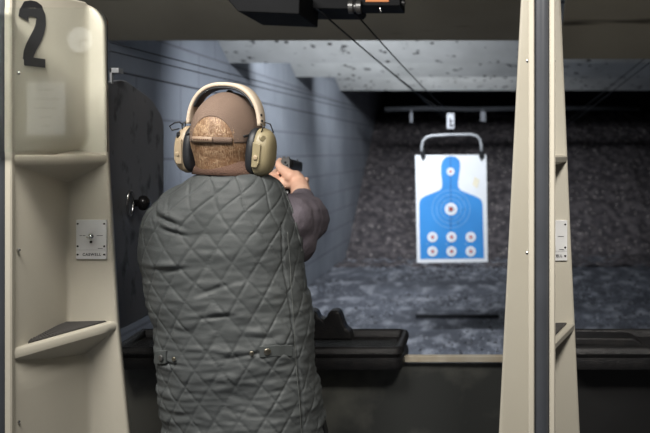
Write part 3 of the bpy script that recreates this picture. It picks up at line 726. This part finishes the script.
# cuffs
# trousers and shoes
bm = bmesh.new()
for h, k_, a in zip(hips, knees, anks): chain(bm, [h+Vector((0, 0, .0)), k_, a+Vector((0, 0, .02))], [.100, .078, .062])
chain(bm, [pelvis+Vector((-.05, 0, -.04)), pelvis+Vector((.05, 0, -.04))], [.10, .10])
tr = obj('trousers', bm, M['trouser'], body, smooth=True); remesh(tr, .008, 4)
for a in anks:
    bm = bmesh.new(); chain(bm, [a+Vector((0, -.045, -.046)), a+Vector((0, .06, -.048)), a+Vector((0, .17, -.056))], [.044, .046, .036]); capsule(bm, a+Vector((0, -.02, .03)), a+Vector((0, -.02, -.04)), .05, .048)
    for v in bm.verts: v.co.z = max(v.co.z, .001)
    s_ = obj('shoe', bm, M['shoe'], body, smooth=True); remesh(s_, .006, 2)

# ---- quilted vest
tab = [(172, 203, 260, .078, 0), (175, 196, 267, .088, 0), (179.5, 188, 277, .096, 0), (186, 179, 283, .103, 0), (193, 169, 287, .109, 0), (202, 156, 291, .116, 0), (212, 146, 295, .123, 0),
       (224, 140.5, 300, .130, 0), (238, 138, 302.5, .134, 0), (252, 138, 304.5, .136, 0), (272, 141, 306.5, .135, 0), (300, 147, 310.5, .131, 0), (340, 153, 315, .128, 0),
       (380, 157, 320, .130, 0), (433, 160, 327, .140, 0), (505, 160, 335, .152, 0)]
ty = np.array([t[0] for t in tab], float)
NR, NC = 330, 380
pys = 172+(505-172)*(np.linspace(0, 1, NR)**1.05)
th = np.linspace(0, 2*PI, NC, endpoint=False)
def smooth_interp(xs_, xp_, fp):
    v = np.interp(xs_, xp_, fp); k = np.ones(9)/9; vp = np.pad(v, 4, mode='edge'); return np.convolve(vp, k, 'valid')
xl = smooth_interp(pys, ty, [t[1] for t in tab]); xr = smooth_interp(pys, ty, [t[2] for t in tab]); dp = smooth_interp(pys, ty, [t[3] for t in tab])
cxs = ((xl+xr)/2-VX)*K; aw = (xr-xl)/2*K; zz = CAM_H+(VY-pys)*K
cyc = np.interp(pys, [172, 230, 330, 505], [2.195, 2.215, 2.20, 2.22])
for _ in range(6):              # the outline of each height as seen from the lane, cloth thickness allowed for
    c_, s_ = np.cos(th), np.sin(th)
    Xn = cxs[:, None]+(np.sign(c_)*np.abs(c_)**(2/2.35))[None]*(aw[:, None]+.004)
    Yn = cyc[:, None]-(np.sign(s_)*np.abs(s_)**(2/2.35))[None]*(dp[:, None]+.004)
    pxn = VX+F*Xn/Yn; lo_, hi_ = pxn.min(1), pxn.max(1)
    cxs = cxs+((xl+xr)/2-(lo_+hi_)/2)*K; aw = aw*((xr-xl)/(hi_-lo_))
V = np.zeros((NR, NC, 3)); arcs = np.zeros((NR, NC)); nrm = np.zeros((NR, NC, 3))
n_ = 2.35
for j in range(NR):
    c, s = np.cos(th), np.sin(th)
    x = np.sign(c)*np.abs(c)**(2/n_)*aw[j]; y = -np.sign(s)*np.abs(s)**(2/n_)*dp[j]     # theta pi/2 = back (towards camera)
    V[j, :, 0] = cxs[j]+x; V[j, :, 1] = cyc[j]+y; V[j, :, 2] = zz[j]
kb = NC//4
for j in range(NR):
    d = np.linalg.norm(np.roll(V[j], -1, 0)[:, :2]-V[j][:, :2], axis=1); a = np.concatenate([[0], np.cumsum(d)[:-1]]); a = a-a[kb]
    a = np.where(a > d.sum()/2, a-d.sum(), a); arcs[j] = a
# shoulder blades and spine furrow
S = -arcs; Z = np.repeat(zz[:, None], NC, 1)
du = np.roll(V, -1, 1)-np.roll(V, 1, 1); dv = np.zeros_like(V); dv[1:-1] = V[2:]-V[:-2]; dv[0] = V[1]-V[0]; dv[-1] = V[-1]-V[-2]
N = np.cross(du, dv); N /= np.linalg.norm(N, axis=2, keepdims=True)+1e-9
ctr = np.stack([np.repeat(cxs[:, None], NC, 1), np.repeat(cyc[:, None], NC, 1), Z], -1)
sgn = np.sign((N*(V-ctr)).sum(2, keepdims=True)); N *= np.where(sgn == 0, 1, sgn)
back = (np.sin(th) > 0)[None, :]
front = ~back
def gauss(s0, z0, ws, wz): return np.exp(-((S-s0)/ws)**2-((Z-z0)/wz)**2)*back
V += N*(gauss(-.10, 1.42, .07, .10)*.012+gauss(.10, 1.43, .07, .10)*.012-gauss(0, 1.32, .03, .2)*.008)[..., None]
# slant of quilting; lines slightly warped by the folds
warp = np.zeros((NR, NC)); wr = np.zeros((NR, NC)); fine = np.zeros((NR, NC))
for j in range(NR):
    for i in range(NC):
        s_, z_ = V[j, i, 0]*1.0+V[j, i, 1]*.6, V[j, i, 2]
        warp[j, i] = noise.noise((s_*5, z_*5, 2))
        fine[j, i] = noise.noise((s_*14, z_*46, 4))+.6*noise.noise((s_*30+9, z_*85, 6))
        wr[j, i] = noise.noise((s_*6, z_*13, 9))
wd, hg = .057, .080
q = S*(1+.0*Z)+warp*.010; zq = Z+warp*.010
u = q/wd+zq/hg; v = q/wd-zq/hg
su = np.abs(np.sin(PI*u)); sv = np.abs(np.sin(PI*v))
puff = 1-np.exp(-np.minimum(su, sv)*11)
puff = puff*.8+.2*np.sqrt(np.minimum(su, 1)*np.minimum(sv, 1))
low = np.clip((1.45-Z)/.35, 0, 1)
disp = puff*.0040+fine*puff*(.0018+.0032*low)+wr*(.003+.006*low)
# side seam on the right, waist gather
seam = np.abs(S-(.176+.0*(Z))) ; disp -= np.exp(-(seam/.003)**2)*.004*(Z < 1.45)
zgather = 1.30+.02*np.sin(S*18); disp -= np.exp(-((Z-zgather)/.006)**2)*.004*np.clip(np.sin(S*25+1), 0, 1)
# crumple folds by the left shoulder
for (s0, z0, ang, ln, dpth) in ((-.085, 1.47, -.35, .035, .010), (-.07, 1.445, -.3, .03, .008), (-.135, 1.505, -.9, .04, .010), (-.10, 1.36, .1, .035, .005), (-.085, 1.355, .2, .03, .005), (.0, 1.25, .1, .05, .005), (-.14, 1.14, -.1, .04, .006), (.05, 1.16, .15, .05, .005), (.1, 1.2, -.1, .04, .004)):
    a_ = (S-s0)*math.cos(ang)+(Z-z0)*math.sin(ang); b_ = -(S-s0)*math.sin(ang)+(Z-z0)*math.cos(ang)
    disp += (np.exp(-(b_/.008)**2)-1.3*np.exp(-((b_+.011)/.005)**2))*np.exp(-(a_/ln)**2)*dpth*.6*back
edge = np.clip((pys-172)/5, 0, 1)[:, None]
V += N*(disp*edge)[..., None]
vest = grid_obj('quilted_vest', V, M['vest'], body, True, .004); vest['label'] = 'grey-green diamond-quilted vest'
def vest_at(px, py, off=0):
    """point on the back of the vest seen at a pixel, and its normal"""
    R_, C_ = NR, NC
    Xp = VX+F*V[..., 0]/V[..., 1]; Yp = VY-F*(V[..., 2]-CAM_H)/V[..., 1]
    d = (Xp-px)**2+(Yp-py)**2+np.where(np.broadcast_to(back, d_shape), 0, 1e9); k = np.unravel_index(np.argmin(d), d.shape)
    n__ = Vector(N[k]); return Vector(V[k])+n__*off, n__
d_shape = (NR, NC)
# seam cord down the right side and armhole piping
def strip(name, pxs, r, m, off=.001, n=24):
    pts = []
    P_ = [Vector(p) for p in pxs]
    for i in range(n+1):
        t = i/n*(len(P_)-1); k = min(int(t), len(P_)-2); p = P_[k].lerp(P_[k+1], t-k); pts.append(vest_at(p.x, p.y, off)[0])
    for _ in range(2): pts = [pts[0]]+[(a+b_*2+c)/4 for a, b_, c in zip(pts, pts[1:], pts[2:])]+[pts[-1]]
    o = obj(name, tube(bmesh.new(), pts, r, 8), m, vest, smooth=True); return o
M['thread'] = mat('pale_thread', (.13, .14, .135), .7)
M['pip'] = mat('vest_piping', (.07, .078, .078), .6)
strip('side_seam', [(287, 232), (290, 270), (293, 320), (297, 380), (301, 432), (306, 480)], .0008, M['thread'], .0015, 60)
strip('armhole_piping', [(282, 186), (286.5, 196), (291, 208), (295, 222), (299, 238), (302, 252)], .0035, M['pip'], .000, 40)
# waist tabs and snaps
def snap(px, py, r, m, par, off=.006):
    p, n__ = vest_at(px, py, off); q_ = n__.to_track_quat('Z', 'Y').to_matrix().to_4x4()
    bm = lathe(bmesh.new(), [(r, 0), (r, .002), (r*.85, .0032), (r*.4, .0028), (r*.2, .0034)], Matrix.Translation(p) @ q_, 20)
    return obj('snap_button', bm, m, par, smooth=True)
def tabstrip(pxs, h):
    pts = [vest_at(px, py, .0045) for px, py in pxs]; bm = bmesh.new(); rows = []
    for p, n__ in pts:
        up = Vector((0, 0, 1)); rows.append([bm.verts.new(p+up*h/2), bm.verts.new(p-up*h/2), bm.verts.new(p-up*h/2-n__*.012), bm.verts.new(p+up*h/2-n__*.012)])
    for a, b_ in zip(rows, rows[1:]):
        for k in range(4): bm.faces.new((a[k], a[(k+1) % 4], b_[(k+1) % 4], b_[k]))
    bm.faces.new(rows[0]); bm.faces.new(rows[-1][::-1])
    return obj('waist_tab', bm, M['pip'], vest, bevel=.0015)
tR = tabstrip([(x, 351.5-(x-262)*.05) for x in range(259, 294, 3)], .026)
snap(267.5, 351.5, .0078, M['brass'], tR, .0055); snap(251.5, 353, .0052, M['brass'], vest, .0035)
tL = tabstrip([(157, 357), (159, 357), (161.5, 357), (164, 357), (167, 357)], .03)
snap(163.5, 357, .0075, M['gunsteel'], tL, .0055); snap(175.5, 358, .005, M['brass'], vest, .0035)
# side vent: a dark gap at the right hem
bm = prism(bmesh.new(), [P(319, 433, 2.2), P(322, 418, 2.2), P(326, 434, 2.2), P(331, 480, 2.2), P(322, 480, 2.2)], (0, .03, 0))
obj('side_vent', bm, M['black_gloss'], vest)
# collar
bm = bmesh.new(); rings = []
for k in range(48):
    a = 2*PI*k/48; c, s = math.cos(a), math.sin(a)      # a=-pi/2 is the back
    cx_ = xp(231, YB)+c*.080; cy_ = 2.192+s*.078
    zc = zp(168.0, 2.13)+.003*(-s)-.004*c-(.02 if s > .5 else 0)
    base = Vector((cx_, cy_, zc)); o_ = Vector((c, s, 0))
    rings.append([bm.verts.new(base+o_*x+Vector((0, 0, z))) for x, z in ((-.008, -.020), (-.014, .010), (-.011, .0165), (-.006, .0155), (.004, -.004), (.010, -.020))])
for k in range(48):
    a, b_ = rings[k], rings[(k+1) % 48]
    for i in range(6): bm.faces.new((a[i], a[(i+1) % 6], b_[(i+1) % 6], b_[i]))
obj('vest_collar', bm, M['collar'], body, smooth=True)['label'] = 'brown corduroy collar'

# ---- hair: shell of strands on back and sides of the head
hv, hf = [], []
def head_pt(az, el, r):
    """az 0 = straight back, positive to the right; el up. Cranium surface in head coordinates"""
    x = math.sin(az)*math.cos(el); y = -math.cos(az)*math.cos(el); z = math.sin(el)
    return Vector((x*.075*r, y*.096*r, z*.100*r))
def skull(az, z, k=1.0):
    """point on the back of head and nape by height z (relative to HC)"""
    if z > -.045: c = math.sqrt(max(0, 1-(z/.100)**2)); a, b_ = .075*c, .096*c
    else:
        t = min(1, (-.045-z)/.06); c = math.sqrt(1-.45**2); a, b_ = .075*c*(1-t)+.059*t, .096*c*(1-t)+.066*t
    return Vector((math.sin(az)*a*k, -math.cos(az)*b_*k, z))
random.seed(11)
V2 = np.zeros((30, 50, 3))
for j in range(30):
    z = .060-j/29*.158
    for i in range(50):
        az = -2.0+4.0*i/49; zz_ = z
        V2[j, i] = HC+RH @ skull(az, zz_, 1.035 if j < 27 else 1.0)
hs = grid_obj('hair', V2, M['hair'], body, False, .003); hs['label'] = 'short light brown hair'
for k in range(9000):
    az = random.uniform(-1.9, 1.9); z = random.uniform(-.092, .055)
    L = random.uniform(.018, .034); drift = .35*math.sin(az*2.3+z*35)+random.uniform(-.18, .18)
    p0 = skull(az, z, 1.03); p1 = skull(az+drift*.12, z-L*.5, 1.055+random.uniform(0, .03)); p2 = skull(az+drift*.25, z-L, 1.05+random.uniform(0, .035))
    t = Vector((math.cos(az), math.sin(az), 0))*random.uniform(.0005, .0010)
    b0 = len(hv)
    for p in (p0-t, p0+t, p1-t, p1+t, p2): hv.append(HC+RH @ p)
    hf += [(b0, b0+1, b0+3, b0+2), (b0+2, b0+3, b0+4)]
me = bpy.data.meshes.new('hair_strands'); me.from_pydata(hv, [], hf); st = link('hair_strands', me, M['hair2'], hs); st['kind'] = 'stuff'

# ---- cap (a thing worn, moves with the head): crown, strap, brim
cap = thing('baseball_cap', 'brown cap with an adjustable snap strap on the head of the person', 'cap', HC+Vector((0, 0, .02)))
bm = bmesh.new(); NA, NE = 96, 40; grid = {}
zb0, zap = -.018, .045
def archz(az):                      # lower edge of the cloth at the back opening
    w_ = .64
    if abs(az) < w_: return zb0+.008+(zap-zb0-.008)*math.sqrt(max(0, 1-(az/w_)**2))
    return None
Vc = np.zeros((NE+1, NA, 3))
for i in range(NA):
    az = -PI+2*PI*i/NA; lo_ = archz(az-.18); lo_ = lo_ if lo_ is not None else zb0+.010*(1-math.cos(az))/2
    e0 = math.asin(max(-1, min(1, lo_/.106)))
    for j in range(NE+1):
        el = e0+(PI/2-e0)*j/NE
        x = math.sin(az)*math.cos(el)*.0815; y = -math.cos(az)*math.cos(el)*.1035; z = math.sin(el)*.1075
        if j == NE: x = y = 0
        Vc[j, i] = HC+RH @ Vector((x, y, z))
o = grid_obj('crown', Vc, M['cap'], None, True, .003); place(o, cap)
def band_strip(name, az0, az1, z0, z1, k, m, n=40, th_=.003):
    rows = np.zeros((3, n+1, 3))
    for i in range(n+1):
        az = az0+(az1-az0)*i/n
        for j in range(3):
            z = z0+(z1-z0)*j/2; c = math.sqrt(1-(z/.107)**2)
            rows[j, i] = HC+RH @ Vector((math.sin(az)*.0815*c*k, -math.cos(az)*.1035*c*k, z))
    return place(grid_obj(name, rows, m, None, False, th_), cap)
band_strip('snap_strap', -.52, .80, -.018, -.003, 1.035, M['cap'])
s_ = band_strip('snap_strap', -.32, .30, -.0165, -.0035, 1.07, M['strap'], th_=.002); s_['label'] = 'light brown snap strap with holes'
bm = bmesh.new()
for k in range(9):
    az = -.27+k*.058; z = -.010; c = math.sqrt(1-(z/.107)**2)
    p = HC+RH @ Vector((math.sin(az)*.0815*c*1.075, -math.cos(az)*.1035*c*1.075, z)); n__ = (RH @ Vector((math.sin(az)/.0815, -math.cos(az)/.1035, 0))).normalized()
    lathe(bm, [(.0017, 0), (.0017, .0012)], Matrix.Translation(p-n__*.0006) @ n__.to_track_quat('Z', 'Y').to_matrix().to_4x4(), 10)
place(obj('strap_holes', bm, M['collar']), cap)
rows = np.zeros((9, 25, 3))
for j in range(9):
    for i in range(25):
        t = -1+2*i/24; az = PI+t*.95; ext = 1+j/8*.72*math.sqrt(max(.02, 1-t*t*.9)); z = -.006-.018*abs(t)**2-.02*j/8
        rows[j, i] = HC+RH @ Vector((math.sin(az)*.080*(1+(ext-1)*.35), -math.cos(az)*.100*ext, z))
place(grid_obj('brim', rows, M['cap'], None, False, .003), cap)
place(obj('top_button', lathe(bmesh.new(), [(.008, 0), (.007, .003), (.003, .005)], Matrix.Translation(Hd(0, 0, .107)), 16), M['cap'], smooth=True), cap)

# ---- shooting glasses
gl = thing('safety_glasses', 'thin dark-framed glasses with a temple arm between cap and ear cup', 'glasses', Hd(0, .09, -.01))
for s in (-1, 1):
    place(obj('temple_arm', tube(bmesh.new(), [Hd(s*.070, .095, .0), Hd(s*.080, .04, .004), Hd(s*.081, -.02, .006), Hd(s*.078, -.055, .0)], .0018, 8, 1.8), M['gunblack'], smooth=True), gl)
    rows = np.array([[list(Hd(s*(.008+.060*i/10), .116-.022*(i/10)**2, .012-.036*j/5)) for i in range(11)] for j in range(6)])
    place(grid_obj('lens', rows, M['glass'], None, False, .0018), gl)
place(obj('nose_bridge', tube(bmesh.new(), [Hd(-.010, .117, .004), Hd(0, .121, .006), Hd(.010, .117, .004)], .002, 8), M['gunblack']), gl)

# ---- ear protection
em = thing('ear_defenders', 'tan electronic ear defenders with padded headband over the brown cap', 'ear defenders', Hd(0, 0, .11))
def cup(s, m, tilt):
    ez = RH @ Vector((0, 0, 1)); cen_ = Hd(s*.082, -.012, -.035)
    Rm = RH @ Matrix.Rotation(math.radians(tilt), 3, 'Y') @ Matrix.Rotation(s*math.radians(8), 3, 'Z')
    def ring(prof, name, mm, par=None):
        V_ = np.zeros((len(prof), 48, 3))
        for j, (d, k) in enumerate(prof):
            for i in range(48):
                a = 2*PI*i/48; c, q2 = math.cos(a), math.sin(a)
                yy = np.sign(c)*abs(c)**(.8)*.037*k; z2 = np.sign(q2)*abs(q2)**(.85)*.057*k
                yy *= 1-.12*q2
                V_[j, i] = cen_+Rm @ Vector((s*d, yy, z2))
        idx = np.arange(V_.shape[0]*48).reshape(-1, 48)
        q_ = np.stack([idx[:-1], np.roll(idx[:-1], -1, 1), np.roll(idx[1:], -1, 1), idx[1:]], -1).reshape(-1, 4).tolist()
        me = bpy.data.meshes.new(name); me.from_pydata(V_.reshape(-1, 3).tolist(), [], q_+[idx[0].tolist(), idx[-1].tolist()[::-1]])
        bb = bmesh.new(); bb.from_mesh(me); bpy.data.meshes.remove(me)
        return obj(name, bb, mm, None, smooth=True)
    sh_ = place(ring([(.008, .93), (.012, 1.0), (.020, 1.02), (.026, .99), (.034, .93), (.041, .82), (.0455, .66), (.048, .45), (.049, .2)], 'ear_cup', m), em)
    place(ring([(-.010, .82), (-.008, .93), (-.002, 1.0), (.006, 1.0), (.010, .95), (.010, .5), (.0, .5)], 'cushion', M['cushion']), em)
    def L(x, y, z): return cen_+Rm @ Vector((s*x, y, z))
    def sub(o): o.parent = sh_; o.matrix_parent_inverse = sh_.matrix_basis.inverted() if False else sh_.matrix_world.inverted(); return o
    bpy.context.view_layer.update()
    inv = em.matrix_world.inverted()
    def addsub(name, bb, mm, **k):
        o = obj(name, bb, mm, None, **k); o.parent = sh_; o.matrix_parent_inverse = Matrix.Translation(em.location).inverted() @ Matrix(); o.matrix_parent_inverse = Matrix(); return o
    q_ = (Rm @ Vector((s, -.9, 0))).to_track_quat('Z', 'Y').to_matrix().to_4x4()
    # rear housing ridge, dial and screw, all on the edge towards the camera
    bb = bmesh.new(); prism(bb, [L(.010, -.034, .024), L(.030, -.034, .020), L(.030, -.036, -.022), L(.024, -.034, -.036), L(.010, -.033, -.036)], Rm @ Vector((0, -.006, 0)))
    addsub('battery_door', bb, m, bevel=.002)
    bb = lathe(bmesh.new(), [(.0055, 0), (.0055, .003), (.003, .004)], Matrix.Translation(L(.020, -.040, -.012)) @ (Rm @ Vector((0, -1, 0))).to_track_quat('Z', 'Y').to_matrix().to_4x4(), 16)
    addsub('screw', bb, M['sand'], smooth=False)
    bb = lathe(bmesh.new(), [(.0075, 0), (.0075, .006), (.006, .008)], Matrix.Translation(L(.026, -.026, .034)) @ q_, 18)
    addsub('dial', bb, M['black_gloss'] if s < 0 else m)
    # wire yoke up to the band end
    place(obj('wire_yoke', tube(bmesh.new(), [L(.030, .012, .030), L(.040, .006, .050), L(.034, .0, .068), L(.016, .0, .073), L(.010, -.002, .066)], .0016, 8), M['gunblack'], smooth=True), em)
    place(obj('wire_yoke', tube(bmesh.new(), [L(.022, -.022, .048), L(.026, -.020, .062), L(.012, -.012, .070)], .0016, 8), M['gunblack'], smooth=True), em)
    return L
LR = cup(1, M['olive'], 3); LL = cup(-1, M['sand'], -2)
bb = bmesh.new(); pts = [LL(.026, -.028, .050), LL(.044, -.034, .046), LL(.050, -.036, .056), LL(.038, -.032, .064), LL(.026, -.028, .066), LL(.02, -.02, .058)]
place(obj('microphone_lead', tube(bb, pts, .0018, 8), M['gunblack'], smooth=True), em)
# band: arch section in head coordinates
def arch(t): # t 0..pi from right to left
    c, s = math.cos(t), math.sin(t)
    return Vector((np.sign(c)*abs(c)**.80*.091, -.014-.020*s*0, .018+abs(s)**.88*.098))
def bandmesh(name, t0, t1, wdt, off, thk, m, n=50, pinch=False):
    V_ = []
    for i in range(n+1):
        t = t0+(t1-t0)*i/n; p = arch(t); e = .02; tg = (arch(min(t+e, PI))-arch(max(t-e, 0))).normalized(); out = Vector((tg.z, 0, -tg.x)); 
        if out.dot(p) < 0: out = -out
        w2 = wdt*(.75+.25*math.sin(t)); ring = []
        for a, b_ in ((-1, .15), (-1, .8), (-.8, 1), (.8, 1), (1, .8), (1, .15), (.8, 0), (-.8, 0)):
            q2 = p+Vector((0, a*w2/2, 0))+out*(off+b_*thk); ring.append(list(HC+RH @ q2))
        V_.append(ring)
    V_ = np.array(V_); o = grid_obj(name, V_, m, None, True)
    bb = bmesh.new(); bb.from_mesh(o.data); bmesh.ops.holes_fill(bb, edges=[e for e in bb.edges if e.is_boundary]); bmesh.ops.recalc_face_normals(bb, faces=bb.faces[:]); bb.to_mesh(o.data); bb.free()
    return place(o, em)
bandmesh('headband', .06, PI-.06, .034, .003, .010, M['band'])
bandmesh('band_liner', .5, PI-.5, .030, -.003, .006, M['cushion'])
for s, t in ((1, .22), (-1, PI-.22)):
    p = arch(t); 
    for q_ in (t-.05*1, t+.09):
        pp = arch(q_); a_ = HC+RH @ (pp+Vector((s*.013, -.006, .0)))
        place(obj('rivet', lathe(bmesh.new(), [(.003, -.002), (.003, .002), (.0015, .003)], Matrix.Translation(a_) @ (RH @ Vector((s, -.4, 0))).to_track_quat('Z', 'Y').to_matrix().to_4x4(), 12), M['gunblack']), em)

# ---- pistol
gun = thing('pistol', 'black semi-automatic pistol held up in both hands of the person', 'pistol', GO)
GM4 = Matrix.Translation(GO) @ GM.to_4x4()
bm = bmesh.new(); sect = [(-.0135, -.030), (-.0135, -.006), (-.010, 0), (.010, 0), (.0135, -.006), (.0135, -.030)]
prism(bm, [(x, 0, z) for x, z in sect], (0, .183, 0), GM4)
for k in range(7): box(bm, (-.0142, .012+k*.005, -.027), (.0142, .0145+k*.005, -.006), GM4)
place(obj('slide', bm, M['gunblack'], bevel=.001), gun)
bm = bmesh.new(); prism(bm, [(x*.96, -.0015, z*.97-.0004) for x, z in sect], (0, .0015, 0), GM4)
o = place(obj('slide_back_plate', bm, M['gunsteel']), gun); o['label'] = 'grey steel rear plate'
bm = bmesh.new()
for x, z, r_ in ((0, -.013, .0035), (-.004, -.022, .0022), (.006, -.021, .0025)): lathe(bm, [(r_, 0), (r_, .001)], GM4 @ Matrix.Translation((x, -.0015, z)) @ Matrix.Rotation(PI/2, 4, 'X'), 12)
place(obj('firing_pin_plate', bm, M['black_gloss']), gun)
bm = bmesh.new(); box(bm, (-.010, .004, 0), (-.003, .012, .0055), GM4); box(bm, (.003, .004, 0), (.010, .012, .0055), GM4); box(bm, (-.010, .004, 0), (.010, .012, .002), GM4)
place(obj('rear_sight', bm, M['gunsteel']), gun)
bm = box(bmesh.new(), (-.002, .165, 0), (.002, .172, .007), GM4); place(obj('front_sight', bm, M['gunblack']), gun)
bm = bmesh.new(); prism(bm, [(-.012, .004, -.030), (-.012, .165, -.030), (-.012, .165, -.042), (-.012, .115, -.046), (-.012, .058, -.044), (-.012, .050, -.07), (-.012, .036, -.135), (-.012, -.012, -.130), (-.012, .004, -.07), (-.012, -.006, -.045), (-.012, -.012, -.034)], (.024, 0, 0), GM4)
place(obj('frame', bm, M['gunblack'], bevel=.002), gun)
bm = tube(bmesh.new(), [GM4 @ Vector(p) for p in ((0, .052, -.066), (0, .072, -.072), (0, .098, -.070), (0, .110, -.056), (0, .112, -.044))], .0035, 8); place(obj('trigger_guard', bm, M['gunblack'], smooth=True), gun)
bm = tube(bmesh.new(), [GM4 @ Vector(p) for p in ((0, .082, -.044), (0, .078, -.054), (0, .084, -.064))], .0025, 8); place(obj('trigger', bm, M['gunblack'], smooth=True), gun)
